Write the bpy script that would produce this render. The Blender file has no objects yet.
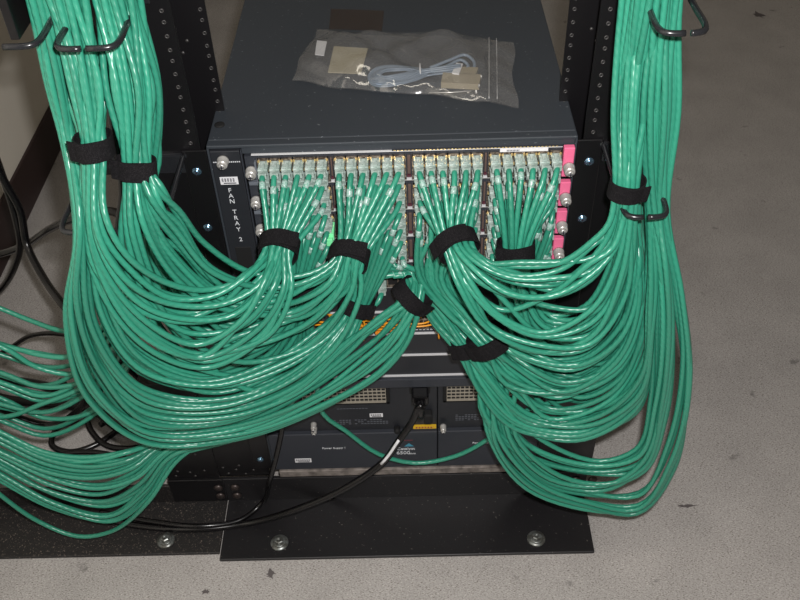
import bpy, bmesh, math, random
import numpy as np
from mathutils import Vector, Matrix
random.seed(7); rng = np.random.RandomState(11)
S = bpy.context.scene; COL = S.collection

# ------------------------------------------------------------------ camera, light, exposure
CAM = np.array([0.018704, -0.88685, 1.295])
M = np.array([[0.99959173, -0.02546025, -0.01296698],
              [-0.00806659, -0.68684292, 0.72676113],
              [-0.0274098, -0.72635982, -0.68676788]])
F = 902.0
cd = bpy.data.cameras.new('camera'); cam = bpy.data.objects.new('camera', cd); COL.objects.link(cam)
R3 = Matrix([[M[i][0], -M[i][1], -M[i][2]] for i in range(3)])
cam.matrix_world = Matrix.Translation(Vector(CAM)) @ R3.to_4x4()
cd.sensor_width = 36; cd.lens = F/800*36; cd.clip_start = .02
S.camera = cam
S.view_settings.view_transform = 'Standard'; S.view_settings.look = 'None'
S.view_settings.gamma = 1; S.view_settings.use_curve_mapping = False
S.view_settings.exposure = 0.0
w = bpy.data.worlds.new('world'); S.world = w; w.use_nodes = True
w.node_tree.nodes['Background'].inputs[0].default_value = (1.0, .88, .72, 1)
w.node_tree.nodes['Background'].inputs[1].default_value = .11
# the camera's flash: a small lamp just above and right of the lens
ld = bpy.data.lights.new('camera_flash', 'POINT'); ld.energy = 66; ld.shadow_soft_size = .014; ld.color = (1, .97, .95)
lo = bpy.data.objects.new('camera_flash', ld); COL.objects.link(lo)
lo.location = Vector(CAM) + R3 @ Vector((.03, .05, .0))
# fluorescent ceiling lamp of the room, far overhead
ad = bpy.data.lights.new('ceiling_tube_light', 'AREA'); ad.energy = 5; ad.shape = 'RECTANGLE'; ad.size = 1.2; ad.size_y = .3; ad.color = (1, .92, .78)
ao = bpy.data.objects.new('ceiling_tube_light', ad); COL.objects.link(ao); ao.location = (-.3, -.5, 2.9)

def at(px, py, Y):
    r = M @ np.array([px-400, py-300, F]); return CAM + r*(Y-CAM[1])/r[1]
def atz(px, py, Z):
    r = M @ np.array([px-400, py-300, F]); return CAM + r*(Z-CAM[2])/r[2]

# ------------------------------------------------------------------ materials
def mat(name, col, rough=.5, metal=0., spec=.5, noise=None, bump=None, **kw):
    m = bpy.data.materials.new(name); m.use_nodes = True; nt = m.node_tree; b = nt.nodes['Principled BSDF']
    b.inputs['Base Color'].default_value = (*col, 1); b.inputs['Roughness'].default_value = rough
    b.inputs['Metallic'].default_value = metal; b.inputs['Specular IOR Level'].default_value = spec
    tc = nt.nodes.new('ShaderNodeTexCoord')
    if noise:
        sc, col2, lo_, hi_ = noise
        n = nt.nodes.new('ShaderNodeTexNoise'); n.inputs['Scale'].default_value = sc; n.inputs['Detail'].default_value = 4
        r = nt.nodes.new('ShaderNodeMapRange'); r.inputs[1].default_value = lo_; r.inputs[2].default_value = hi_
        mx = nt.nodes.new('ShaderNodeMix'); mx.data_type = 'RGBA'
        mx.inputs[6].default_value = (*col, 1); mx.inputs[7].default_value = (*col2, 1)
        nt.links.new(tc.outputs['Object'], n.inputs['Vector']); nt.links.new(n.outputs['Fac'], r.inputs[0])
        nt.links.new(r.outputs[0], mx.inputs[0]); nt.links.new(mx.outputs[2], b.inputs['Base Color'])
    if bump:
        n = nt.nodes.new('ShaderNodeTexNoise'); n.inputs['Scale'].default_value = bump[0]; n.inputs['Detail'].default_value = 3
        bp = nt.nodes.new('ShaderNodeBump'); bp.inputs['Strength'].default_value = bump[1]; bp.inputs['Distance'].default_value = bump[2]
        nt.links.new(tc.outputs['Object'], n.inputs['Vector']); nt.links.new(n.outputs['Fac'], bp.inputs['Height'])
        nt.links.new(bp.outputs[0], b.inputs['Normal'])
    for k, v in kw.items(): b.inputs[k].default_value = v
    return m
def srgb(r, g, b):
    f = lambda c: (c/255/12.92) if c <= 10 else ((c/255+.055)/1.055)**2.4
    return (f(r), f(g), f(b))

# jacket: moulded PVC; the twisted pairs inside show as a fine helical ripple along the length
def jacket_mat(name, col, strength=.35):
    m = mat(name, col, .33, spec=.62); nt = m.node_tree; b = nt.nodes['Principled BSDF']
    uv = nt.nodes.new('ShaderNodeUVMap'); sep = nt.nodes.new('ShaderNodeSeparateXYZ')
    nt.links.new(uv.outputs[0], sep.inputs[0])
    a = nt.nodes.new('ShaderNodeMath'); a.operation = 'MULTIPLY'; a.inputs[1].default_value = 6.2832*2
    c = nt.nodes.new('ShaderNodeMath'); c.operation = 'MULTIPLY_ADD'; c.inputs[1].default_value = 6.2832/.0105
    s = nt.nodes.new('ShaderNodeMath'); s.operation = 'SINE'
    nt.links.new(sep.outputs[0], a.inputs[0]); nt.links.new(sep.outputs[1], c.inputs[0]); nt.links.new(a.outputs[0], c.inputs[2])
    nt.links.new(c.outputs[0], s.inputs[0])
    bp = nt.nodes.new('ShaderNodeBump'); bp.inputs['Strength'].default_value = strength; bp.inputs['Distance'].default_value = .0006
    nt.links.new(s.outputs[0], bp.inputs['Height']); nt.links.new(bp.outputs[0], b.inputs['Normal'])
    oi = nt.nodes.new('ShaderNodeObjectInfo'); mr = nt.nodes.new('ShaderNodeMapRange')
    mr.inputs[3].default_value = .88; mr.inputs[4].default_value = 1.12
    hs = nt.nodes.new('ShaderNodeHueSaturation'); hs.inputs['Color'].default_value = (*col, 1)
    nt.links.new(oi.outputs['Random'], mr.inputs[0]); nt.links.new(mr.outputs[0], hs.inputs['Value']); nt.links.new(hs.outputs[0], b.inputs['Base Color'])
    return m
GREEN = jacket_mat('green_pvc', srgb(46, 132, 108), .19)
ORANGE = mat('orange_fibre', srgb(225, 150, 30), .4)
BLACKCORD = mat('black_cord', srgb(12, 11, 13), .25)
SLATE = mat('slate_paint', srgb(46, 51, 57), .55, noise=(260, srgb(105, 110, 114), .69, .74), bump=(700, .25, .0003))
SLATE2 = mat('slate_panel', srgb(44, 47, 54), .5, bump=(700, .2, .0003))
DARK = mat('dark_panel', srgb(31, 33, 38), .5, bump=(700, .2, .0003))
BLACK = mat('black_rack_paint', srgb(15, 14, 16), .34, bump=(300, .12, .0004))
FOOT = mat('scuffed_black_paint', srgb(25, 24, 26), .40, noise=(260, srgb(105, 100, 96), .68, .74), bump=(350, .25, .0005))
FOOT2 = mat('dusty_black_paint', srgb(28, 26, 26), .55, noise=(420, srgb(110, 100, 92), .60, .72), bump=(300, .5, .0008))
VOID = mat('cavity_black', srgb(8, 8, 9), .8)
STEEL = mat('steel', srgb(190, 188, 184), .3, .45)
LINE = mat('bright_edge', srgb(200, 200, 202), .4)
NICKEL = mat('jack_shell', srgb(158, 146, 132), .38, .6, noise=(300, srgb(90, 78, 68), .4, .6))
GOLD = mat('gold_contact', srgb(235, 205, 140), .3, .7)
BROWN = mat('brown_guide', srgb(88, 72, 66), .5)
PINK = mat('pink_lever', srgb(222, 104, 142), .4)
SMOKE = mat('grey_lever', srgb(95, 100, 108), .35, Alpha=1.0)
WHITE = mat('white_label', srgb(215, 215, 218), .5)
PRINT = mat('white_print', srgb(205, 208, 212), .6)
INK = mat('dark_ink', srgb(45, 45, 55), .6)
YELLOW = mat('yellow_label', srgb(205, 165, 35), .5)
TEAL = mat('teal_mark', srgb(70, 140, 165), .5)
RED = mat('red_print', srgb(140, 55, 60), .5)
MAROON = mat('maroon_bar', srgb(84, 44, 54), .5)
RIM = mat('hole_rim', srgb(72, 70, 70), .4, .4)
TAG = mat('printed_sleeve', srgb(150, 176, 170), .3, noise=(500, srgb(95, 150, 130), .5, .6))
STRAP = mat('fuzzy_black_strap', srgb(21, 20, 22), .95, spec=.1, bump=(900, 1.0, .0012), noise=(1200, srgb(52, 50, 52), .5, .8))
PLUG = mat('clear_plug', srgb(178, 192, 187), .2, noise=(160, srgb(132, 150, 143), .4, .65))
MINT = mat('mint_plug', srgb(120, 225, 160), .3)
MESHM = mat('grille_wire', srgb(155, 148, 135), .4, .2)
SCRATCH = mat('scratched_strip', srgb(150, 142, 136), .45, .3, noise=(60, srgb(95, 88, 84), .4, .65))
PAPER = mat('buff_paper', srgb(160, 152, 130), .8)
RIBBON = mat('blue_grey_ribbon', srgb(122, 135, 150), .35)
BEIGE = mat('beige_shell', srgb(150, 140, 118), .5)
TAPE = mat('brown_tape', srgb(70, 52, 36), .3); TAPE.node_tree.nodes['Principled BSDF'].inputs['Alpha'].default_value = .2
WALL = mat('wall_paint', srgb(226, 220, 208), .8, bump=(60, .1, .002))
BASEB = mat('baseboard_vinyl', srgb(46, 30, 30), .5)

def bag_mat():
    m = bpy.data.materials.new('clear_bag_film'); m.use_nodes = True; nt = m.node_tree; nt.nodes.clear()
    o = nt.nodes.new('ShaderNodeOutputMaterial'); t = nt.nodes.new('ShaderNodeBsdfTransparent'); t.inputs[0].default_value = (.93, .93, .92, 1)
    g = nt.nodes.new('ShaderNodeBsdfGlossy'); g.inputs[1].default_value = .10
    d = nt.nodes.new('ShaderNodeBsdfDiffuse'); d.inputs[0].default_value = (*srgb(176, 178, 182), 1)
    m1 = nt.nodes.new('ShaderNodeMixShader'); m1.inputs[0].default_value = .15
    m2 = nt.nodes.new('ShaderNodeMixShader'); m2.inputs[0].default_value = .09
    n = nt.nodes.new('ShaderNodeTexNoise'); n.inputs['Scale'].default_value = 26; n.inputs['Detail'].default_value = 1; n.inputs['Distortion'].default_value = 1.5
    tc = nt.nodes.new('ShaderNodeTexCoord'); bp = nt.nodes.new('ShaderNodeBump'); bp.inputs['Strength'].default_value = .9; bp.inputs['Distance'].default_value = .004
    L = nt.links.new
    L(tc.outputs['Object'], n.inputs['Vector']); L(n.outputs['Fac'], bp.inputs['Height']); L(bp.outputs[0], g.inputs['Normal'])
    L(t.outputs[0], m1.inputs[1]); L(g.outputs[0], m1.inputs[2]); L(m1.outputs[0], m2.inputs[1]); L(d.outputs[0], m2.inputs[2]); L(m2.outputs[0], o.inputs[0])
    return m
FILM = bag_mat()

def floor_mat():
    m = mat('speckled_vinyl_tile', srgb(150, 145, 138), .5); nt = m.node_tree; b = nt.nodes['Principled BSDF']; L = nt.links.new
    tc = nt.nodes.new('ShaderNodeTexCoord'); mp = nt.nodes.new('ShaderNodeMapping'); mp.inputs['Scale'].default_value = (70, 150, 90)
    mp.inputs['Rotation'].default_value = (0, 0, .5)
    n = nt.nodes.new('ShaderNodeTexNoise'); n.inputs['Detail'].default_value = 3; n.inputs['Distortion'].default_value = .6
    cr = nt.nodes.new('ShaderNodeValToRGB'); e = cr.color_ramp.elements
    e[0].position = .36; e[0].color = (*srgb(116, 109, 104), 1); e[1].position = .43; e[1].color = (*srgb(166, 162, 159), 1)
    x = cr.color_ramp.elements.new(.57); x.color = (*srgb(171, 167, 164), 1); x = cr.color_ramp.elements.new(.66); x.color = (*srgb(200, 196, 192), 1)
    n2 = nt.nodes.new('ShaderNodeTexNoise'); n2.inputs['Scale'].default_value = 9; n2.inputs['Detail'].default_value = 6
    r2 = nt.nodes.new('ShaderNodeMapRange'); r2.inputs[1].default_value = .35; r2.inputs[2].default_value = .7; r2.inputs[3].default_value = 1; r2.inputs[4].default_value = .86
    n3 = nt.nodes.new('ShaderNodeTexNoise'); n3.inputs['Scale'].default_value = 22; n3.inputs['Detail'].default_value = 5
    r3 = nt.nodes.new('ShaderNodeMapRange'); r3.inputs[1].default_value = .69; r3.inputs[2].default_value = .74; r3.inputs[3].default_value = 1; r3.inputs[4].default_value = .55
    mm = nt.nodes.new('ShaderNodeMath'); mm.operation = 'MULTIPLY'
    mx = nt.nodes.new('ShaderNodeMix'); mx.data_type = 'RGBA'; mx.blend_type = 'MULTIPLY'; mx.inputs[0].default_value = 1
    L(tc.outputs['Object'], mp.inputs[0]); L(mp.outputs[0], n.inputs['Vector']); L(n.outputs['Fac'], cr.inputs[0])
    L(tc.outputs['Object'], n2.inputs['Vector']); L(n2.outputs['Fac'], r2.inputs[0]); L(tc.outputs['Object'], n3.inputs['Vector']); L(n3.outputs['Fac'], r3.inputs[0])
    L(r2.outputs[0], mm.inputs[0]); L(r3.outputs[0], mm.inputs[1]); L(cr.outputs[0], mx.inputs[6]); L(mm.outputs[0], mx.inputs[7])
    L(mx.outputs[2], b.inputs['Base Color'])
    return m
FLOOR = floor_mat()

# ------------------------------------------------------------------ builders
class MB:
    """collects shapes into one mesh"""
    def __init__(s): s.v = []; s.f = []; s.m = []; s.sm = []; s.uv = []
    def add(s, v, f, mi=0, smooth=False, uv=None):
        o = len(s.v); s.v += [tuple(map(float, p)) for p in v]
        for i, q in enumerate(f):
            s.f.append(tuple(o+k for k in q)); s.m.append(mi); s.sm.append(smooth)
            s.uv += (uv[i] if uv else [(0, 0)]*len(q))
        return s
    def box(s, x0, x1, y0, y1, z0, z1, mi=0, c=0.):
        if c <= 0:
            v = [(x, y, z) for x in (x0, x1) for y in (y0, y1) for z in (z0, z1)]
            return s.add(v, [(0, 1, 3, 2), (4, 6, 7, 5), (0, 4, 5, 1), (2, 3, 7, 6), (0, 2, 6, 4), (1, 5, 7, 3)], mi)
        bm = bmesh.new(); bmesh.ops.create_cube(bm, size=1)
        for q in bm.verts: q.co = Vector(((x0+x1)/2+q.co.x*(x1-x0), (y0+y1)/2+q.co.y*(y1-y0), (z0+z1)/2+q.co.z*(z1-z0)))
        bmesh.ops.bevel(bm, geom=bm.edges[:], offset=c, segments=2, profile=.5, affect='EDGES')
        bm.verts.index_update(); s.add([q.co[:] for q in bm.verts], [[q.index for q in f.verts] for f in bm.faces], mi); bm.free(); return s
    def rev(s, prof, o, ax, n=16, mi=0, smooth=True):
        """revolve (radius, height) profile about axis ax at o"""
        ax = np.array(ax, float); ax /= np.linalg.norm(ax); a = np.cross(ax, [0, 0, 1.] if abs(ax[2]) < .9 else [1., 0, 0]); a /= np.linalg.norm(a); b = np.cross(ax, a)
        o = np.array(o, float); v = []; f = []
        for r, h in prof:
            for k in range(n):
                t = 2*math.pi*k/n; v.append(o+ax*h+r*(a*math.cos(t)+b*math.sin(t)))
        for i in range(len(prof)-1):
            for k in range(n):
                f.append((i*n+k, i*n+(k+1) % n, (i+1)*n+(k+1) % n, (i+1)*n+k))
        f.append(tuple(reversed(range(n)))); f.append(tuple((len(prof)-1)*n+k for k in range(n)))
        return s.add(v, f, mi, smooth)
    def tube(s, pts, r, n=8, mi=0, flat=1.):
        P = np.array(pts, float); T = np.gradient(P, axis=0); T /= np.linalg.norm(T, axis=1)[:, None]+1e-12
        L = np.concatenate([[0], np.cumsum(np.linalg.norm(np.diff(P, axis=0), axis=1))])
        a = np.cross(T[0], [0, 0, 1.]); 
        if np.linalg.norm(a) < .1: a = np.cross(T[0], [1., 0, 0])
        a /= np.linalg.norm(a); v = []; th = np.arange(n)*2*math.pi/n
        for i in range(len(P)):
            a = a-T[i]*a.dot(T[i]); a /= np.linalg.norm(a); b = np.cross(T[i], a)
            v += list(P[i]+r*(np.cos(th)[:, None]*a*flat+np.sin(th)[:, None]*b))
        f = []; uv = []
        for i in range(len(P)-1):
            for k in range(n):
                f.append((i*n+k, i*n+(k+1) % n, (i+1)*n+(k+1) % n, (i+1)*n+k))
                uv.append([(k/n, L[i]), ((k+1)/n, L[i]), ((k+1)/n, L[i+1]), (k/n, L[i+1])])
        f.append(tuple(reversed(range(n)))); uv.append([(0, 0)]*n); f.append(tuple((len(P)-1)*n+k for k in range(n))); uv.append([(0, 0)]*n)
        return s.add(v, f, mi, True, uv)
    def build(s, name, mats, parent=None, origin=None, kind=None):
        me = bpy.data.meshes.new(name); mats = mats if isinstance(mats, (list, tuple)) else [mats]
        og = np.array(parent['_o'] if (parent is not None and '_o' in parent) else (origin if origin is not None else (0, 0, 0)), float)
        V = np.array(s.v)-og
        me.from_pydata(V.tolist(), [], s.f)
        for m in mats: me.materials.append(m)
        me.polygons.foreach_set('material_index', s.m); me.polygons.foreach_set('use_smooth', s.sm)
        ul = me.uv_layers.new(name='UVMap'); ul.data.foreach_set('uv', [c for q in s.uv for c in q])
        me.update(); o = bpy.data.objects.new(name, me); COL.objects.link(o)
        if parent is not None: o.parent = parent
        else: o.location = og.tolist()
        if parent is not None and parent.type == 'MESH': pass
        o['_o'] = og.tolist()
        if kind: o['kind'] = kind
        return o
def tag(o, label, cat, group=None, kind=None):
    o['label'] = label; o['category'] = cat
    if group: o['group'] = group
    if kind: o['kind'] = kind
    return o
def thing(name, loc, label, cat, group=None):
    o = bpy.data.objects.new(name, None); COL.objects.link(o); o.empty_display_size = .02
    o.location = tuple(map(float, loc)); o['_o'] = [float(c) for c in loc]; return tag(o, label, cat, group)
def struct(name, mb, m): return mb.build(name, m, kind='structure')
def text(name, s, size, loc, parent, m, rot=(math.pi/2, 0, 0), align='CENTER', sx=1.):
    c = bpy.data.curves.new(name, 'FONT'); c.body = s; c.size = size; c.align_x = align; c.align_y = 'CENTER'; c.extrude = .0002
    o = bpy.data.objects.new(name, c); COL.objects.link(o); bpy.context.view_layer.update()
    me = bpy.data.meshes.new_from_object(o.evaluated_get(bpy.context.evaluated_depsgraph_get())); bpy.data.objects.remove(o)
    me.materials.clear(); me.materials.append(m)
    q = bpy.data.objects.new(name, me); COL.objects.link(q); q.parent = parent; og = Vector(parent['_o'])
    q.location = Vector(loc)-og; q.rotation_euler = rot; q.scale = (sx, 1, 1); return q
def spline(P, n=80):
    """centripetal Catmull-Rom resampled to n points"""
    P = [np.array(p, float) for p in P]; P = [2*P[0]-P[1]]+P+[2*P[-1]-P[-2]]; out = []
    lens = [np.linalg.norm(P[i+1]-P[i]) for i in range(1, len(P)-2)]; tot = sum(lens)
    for i in range(1, len(P)-2):
        k = max(2, int(round(n*lens[i-1]/tot))); t = [0]
        for j in range(3): t.append(t[-1]+max(np.linalg.norm(P[i+j]-P[i+j-1])**.5, 1e-4))
        for u in np.linspace(t[1], t[2], k, endpoint=False):
            A1 = (t[1]-u)/(t[1]-t[0])*P[i-1]+(u-t[0])/(t[1]-t[0])*P[i]
            A2 = (t[2]-u)/(t[2]-t[1])*P[i]+(u-t[1])/(t[2]-t[1])*P[i+1]
            A3 = (t[3]-u)/(t[3]-t[2])*P[i+1]+(u-t[2])/(t[3]-t[2])*P[i+2]
            B1 = (t[2]-u)/(t[2]-t[0])*A1+(u-t[0])/(t[2]-t[0])*A2
            B2 = (t[3]-u)/(t[3]-t[1])*A2+(u-t[1])/(t[3]-t[1])*A3
            out.append((t[2]-u)/(t[2]-t[1])*B1+(u-t[1])/(t[2]-t[1])*B2)
    out.append(P[-2]); return out

# ------------------------------------------------------------------ the setting
struct('floor', MB().box(-1.6, 2.6, -1.6, 4.2, -.02, 0), FLOOR)
struct('wall_left', MB().box(-1.0, -.885, -1.6, 4.2, 0, 2.9), WALL)
struct('wall_back', MB().box(-.885, 2.6, 4.0, 4.2, 0, 2.9), WALL)
struct('baseboard_left', MB().box(-.886, -.878, -1.6, 4.0, 0, .112, c=.002), BASEB)

# ------------------------------------------------------------------ rack
def channel_holes(mb, x, y, z0, z1, mi_r, mi_h, r=.0024):
    z = z0; k = 0; st = (.0159, .0159, .0127)
    while z < z1:
        mb.rev([(r, 0), (r, .0012), (r*.62, .0012), (r*.62, .0003)], (x, y, z), (0, -1, 0), 10, mi_r, True)
        mb.rev([(r*.6, 0), (r*.6, .0005)], (x, y, z), (0, -1, 0), 8, mi_h, False)
        z += st[k % 3]; k += 1
rack = thing('equipment_rack', (0, 0.03, 0), 'black two-post steel equipment rack bolted to the tiled floor, holding the switch', 'rack')
for sx, nm in ((-1, 'upright'), (1, 'upright')):
    m = MB()
    def X(a, b): return (min(sx*a, sx*b), max(sx*a, sx*b))
    m.box(*X(.2225, .306), .0, .003, .066, 1.5, 0)          # front flange
    m.box(*X(.303, .306), .003, .076, .066, 1.5, 0)          # web
    m.box(*X(.2045, .306), .076, .079, .066, 1.5, 0)         # rear flange
    up = m.build('upright', BLACK, rack)
    h = MB(); channel_holes(h, sx*.2326, .0, .70, 1.3, 0, 1); h.build('hole_row', [RIM, VOID], up)
    h = MB(); channel_holes(h, sx*.2105, .076, .62, 1.3, 0, 1); h.build('hole_row', [RIM, VOID], up); h = MB()
    channel_holes(h, sx*.2326, .0, .10, .66, 0, 1)
    for q in ((.262, .80), (.258, .77), (.25, .785)): h.rev([(.002, 0), (.002, .001)], (sx*q[0]*.93, .076, q[1]+.02), (0, -1, 0), 8, 0)
    for q in ((.248, .082), (.262, .072), (.276, .084), (.290, .074), (.297, .09), (.27, .095)): h.rev([(.0022, 0), (.0022, .001)], (sx*q[0], 0, q[1]), (0, -1, 0), 8, 0)
    h.build('hole_row', [RIM, VOID], up)
m = MB(); m.box(-.392, -.3062, -.002, .001, .0505, .30, 0, .0006); m.box(-.392, -.389, .001, .07, .0505, .30, 0); m.box(-.392, -.3006, -.0075, -.001, .006, .066, 0, .001); sp = m.build('side_plate', BLACK, rack)
h = MB()
for q in ((-.372, .085), (-.377, .073), (-.352, .082), (-.345, .072), (-.328, .086), (-.36, .12), (-.335, .13)): h.rev([(.0022, 0), (.0022, .001)], (q[0], -.002, q[1]), (0, -1, 0), 8, 0)
h.build('rivet_row', RIM, sp)
def foot(x0, x1, ymin, name, m, parent, bolts, zt=.066, heads=()):
    b = MB(); b.box(x0, x1, ymin, .0, 0, .006, 0, .0012); b.box(x0, x1, -.007, -.001, .005, zt, 0, .001)
    f = b.build(name, m, parent)
    for (x, y) in bolts:
        a = MB(); a.rev([(.0145, .006), (.0148, .0075), (.0142, .009), (.006, .0095)], (x, y, 0), (0, 0, 1), 24)
        a.rev([(.0105, .009), (.0105, .011), (.0085, .0115)], (x, y, 0), (0, 0, 1), 18); a.rev([(.0072, .0115), (.0072, .016), (.0055, .017)], (x, y, 0), (0, 0, 1), 6, 0, False)
        a.rev([(.0032, .017), (.0032, .021), (.002, .022)], (x, y, 0), (0, 0, 1), 12)
        a.build('anchor_bolt', BOLT, f)
    for (x, z) in heads:
        a = MB(); a.rev([(.0075, 0), (.0078, .002), (.005, .0045), (.001, .005)], (x, -.007, z), (0, -1, 0), 14); a.build('flange_bolt', DARKBOLT, f)
    return f
BOLT = mat('zinc_washer', srgb(120, 124, 122), .35, .55, noise=(150, srgb(90, 90, 86), .4, .6))
DARKBOLT = mat('dull_bolt', srgb(70, 62, 60), .4, .6)
foot(-.3005, .3005, -.119, 'base_foot', FOOT, rack, [(-.206, -.091), (.21, -.094)],
     heads=[(sx*.297+dx, z) for sx in (-1, 1) for dx in (-.014, .014) for z in (.022, .045)])
nr = thing('neighbouring_rack_base', (-.6, -.05, 0), 'dusty black steel foot of the next rack, bolted down at the left', 'rack base')
foot(-.95, -.3025, -.106, 'base_foot', FOOT2, nr, [(-.393, -.082)], zt=.05)

def screw_mb(x, y, z, r=.0046, mi=0):
    a = MB(); a.rev([(r*1.25, 0), (r*1.25, .0008), (r, .001), (r*.9, .0025), (r*.5, .0036)], (x, y, z), (0, -1, 0), 16)
    a.box(x-r*.55, x+r*.55, y-.0042, y-.003, z-.0005, z+.0005, 1); a.box(x-.0005, x+.0005, y-.0042, y-.003, z-r*.55, z+r*.55, 1)
    return a
ZINC = mat('blue_zinc', srgb(120, 155, 180), .22, .9)
for (px, py) in ((197, 171), (208, 227), (589, 161), (582, 218), (260.5, 459), (550.5, 436)):
    p = at(px, py, -.003); o = screw_mb(p[0], -.004, p[2]).build('rack_screw', [ZINC, INK], None, origin=(p[0], -.004, p[2]))
    side = 'left' if px < 400 else 'right'
    wh = {171: 'upper one by the fan tray', 227: 'lower one by the fan tray', 161: 'beside the topmost pink lever', 218: 'beside the third pink lever', 459: 'down beside the power supply', 436: 'below the lowest hanging loops'}[int(py)]
    tag(o, 'small zinc cross-head screw on the %s rack post, %s' % (side, wh), 'screw', 'rack mounting screws')
# mounting ears of the chassis are behind these screws (part of the chassis, below)

# cable rings: bent rods with a front gap
def ring(x0, x1, z, label, y0=.0, yf=-.14, gap=None, r=.0031):
    t = thing('cable_ring', ((x0+x1)/2, 0, z), label, 'cable ring', 'bent rod cable rings on the posts')
    xm = gap if gap is not None else (x0+x1)/2; g = .0025
    def arc(xa, xb):
        c = .012*(1 if xb > xa else -1)
        return spline([(xa, y0, z), (xa, yf+.05, z), (xa, yf+.012, z), (xa+c*.3, yf+.003, z), (xa+c, yf, z), (xb, yf, z)], 26)
    m = MB(); m.tube(arc(x0, xm-g), r, 8); m.build('rod', ROD, t)
    m = MB(); m.tube(arc(x1, xm+g), r, 8); m.build('rod', ROD, t)
    m = MB(); m.tube([(x0-.004, y0-.002, z), (x1+.004, y0-.002, z)], r, 8); m.box(x0, x1, -.006, -.0025, z-.022, z+.003, 0, .001)
    m.build('mounting_bar', ROD, t)
ROD = mat('black_rod', srgb(30, 31, 34), .25)
ring(-.353, -.244, .70, 'lower black rod ring on the left post, behind the strapped green bundles', gap=-.30)
ring(-.297, -.241, .91, 'upper black rod ring on the left post, clasping the hanging green bundle', gap=-.2705)
ring(.246, .291, .70, 'lower black rod ring on the right post, its front gap just under the strap', gap=.2665)
ring(.247, .290, .908, 'upper black rod ring on the right post, near the top edge', gap=.2715)
ring(-.43, -.312, .914, 'black rod ring of the next rack, cut by the top left corner', gap=-.3445)
b = MB(); b.box(-.352, -.343, -.10, -.06, .90, 1.4, 0, .001); b.build('x', BLACK, None, origin=(-.348, -.08, .9))
o = bpy.data.objects['x']; o.name = 'ring_bracket'; tag(o, 'narrow black vertical steel bracket behind the top left rod ring', 'bracket')

# ------------------------------------------------------------------ chassis
CZ = (.697, .6545, .6125, .5715, .531, .490, .4485, .4035, .362, .318)   # slot boundaries, refined below
_l = [at(410, y, 0)[2] for y in (180.1, 209, 236.2, 261.8, 286.8)]; _p = [at(410, y, 0)[2] for y in (332, 353.5, 374)]
CZ = [.6965]+[float(v) for v in _l]+[float((_l[-1]+_p[0])/2)]+[float(v) for v in _p]
ch = thing('network_switch', (0, .23, .086), 'slate grey nine-slot network switch chassis bolted in the rack', 'network switch')
m = MB(); m.box(-.216, .216, .012, .462, .70, .711, 0, .0015); m.box(-.216, -.2135, .0, .462, .087, .708, 0); m.box(.2135, .216, .0, .462, .087, .708, 0)
m.box(-.2135, .2135, .455, .462, .087, .70, 0); m.box(-.2135, .2135, .03, .455, .087, .092, 0); m.box(-.2135, .2135, .03, .035, .092, .70, 0)
m.box(-.216, .216, -.0005, .012, .7065, .711, 0, .0012); m.box(-.1755, .213, .001, .012, .6985, .7065, 0)
m.build('housing', SLATE, ch)
m = MB(); m.box(-.245, -.2161, -.0032, -.0002, .09, .707, 0, .001); m.build('mounting_ear', BLACK, ch)
m = MB(); m.box(.2161, .245, -.0032, -.0002, .09, .707, 0, .001); m.build('mounting_ear', BLACK, ch)
m = MB(); m.rev([(.0062, 0), (.0062, .0012), (.003, .0016)], (-.206, .044, .711), (0, 0, 1), 16); m.build('rubber_plug', VOID, ch)
m = MB(); m.box(-.165, .199, -.0022, .001, .6974, .6982, 0); m.box(.0, .199, -.0022, .001, .6985, .6996, 1)
tr = m.build('trim_strip', [LINE, SLATE2], ch)
m = MB()
for i in range(46): m.box(.002+i*.0042, .0045+i*.0042, -.0025, -.0019, .6986, .6996)
m.build('gasket', GOLD, tr)
p0 = at(500, 150.5, -.003); p1 = at(548, 150.5, -.003); lz = p0[2]
m = MB(); m.box(p0[0], p1[0], -.0032, .001, lz-.0022, lz+.0016); 
for i in range(9): m.box(p0[0]+.008+i*.0017, p0[0]+.0089+i*.0017, -.0035, -.003, lz-.0014, lz+.0008, 1)
m.build('serial_label', [WHITE, INK], ch)
# fan tray
m = MB(); m.box(-.2125, -.1775, -.004, .02, .315, .7058, 0, .001); ft = m.build('fan_tray', DARK, ch)
m = MB()
for i in range(14): m.box(-.210+i*.0023, -.2085+i*.0023, -.0048, -.003, .6905, .6915, 0)
m.build('print_line', PRINT, ft)
def knurl(x, z, y=-.004, r=.0064, parent=None, name='captive_screw', mt=None):
    a = MB(); a.rev([(r*1.1, 0), (r*1.1, .003), (r, .0035), (r, .010), (r*.9, .0115)], (x, y, z), (0, -1, 0), 20)
    a.rev([(r*.62, .0115), (r*.62, .0145), (r*.4, .0155)], (x, y, z), (0, -1, 0), 14)
    a.box(x-r*.45, x+r*.45, y-.0162, y-.0150, z-.0006, z+.0006, 1); a.box(x-.0006, x+.0006, y-.0162, y-.0150, z-r*.45, z+r*.45, 1)
    return a.build(name, [mt or STEEL, INK], parent)
knurl(-.198, .6985-.005, parent=ft)
def barcode(x, z, w_, h_, parent, y=-.0045):
    a = MB(); a.box(x-w_/2, x+w_/2, y-.0006, y, z-h_/2, z+h_/2, 0, .0002); n = int(w_/.0011)-4
    for i in range(n):
        if i % 3 != 2: a.box(x-w_/2+.0022+i*.0011, x-w_/2+.0029+i*.0011, y-.0009, y-.0005, z-h_*.12, z+h_*.34, 1)
    a.box(x-w_*.32, x+w_*.38, y-.0009, y-.0005, z-h_*.36, z-h_*.24, 1)
    return a.build('barcode_label', [WHITE, INK], parent)
barcode(-.1955, .6645, .0215, .011, ft)
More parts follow.
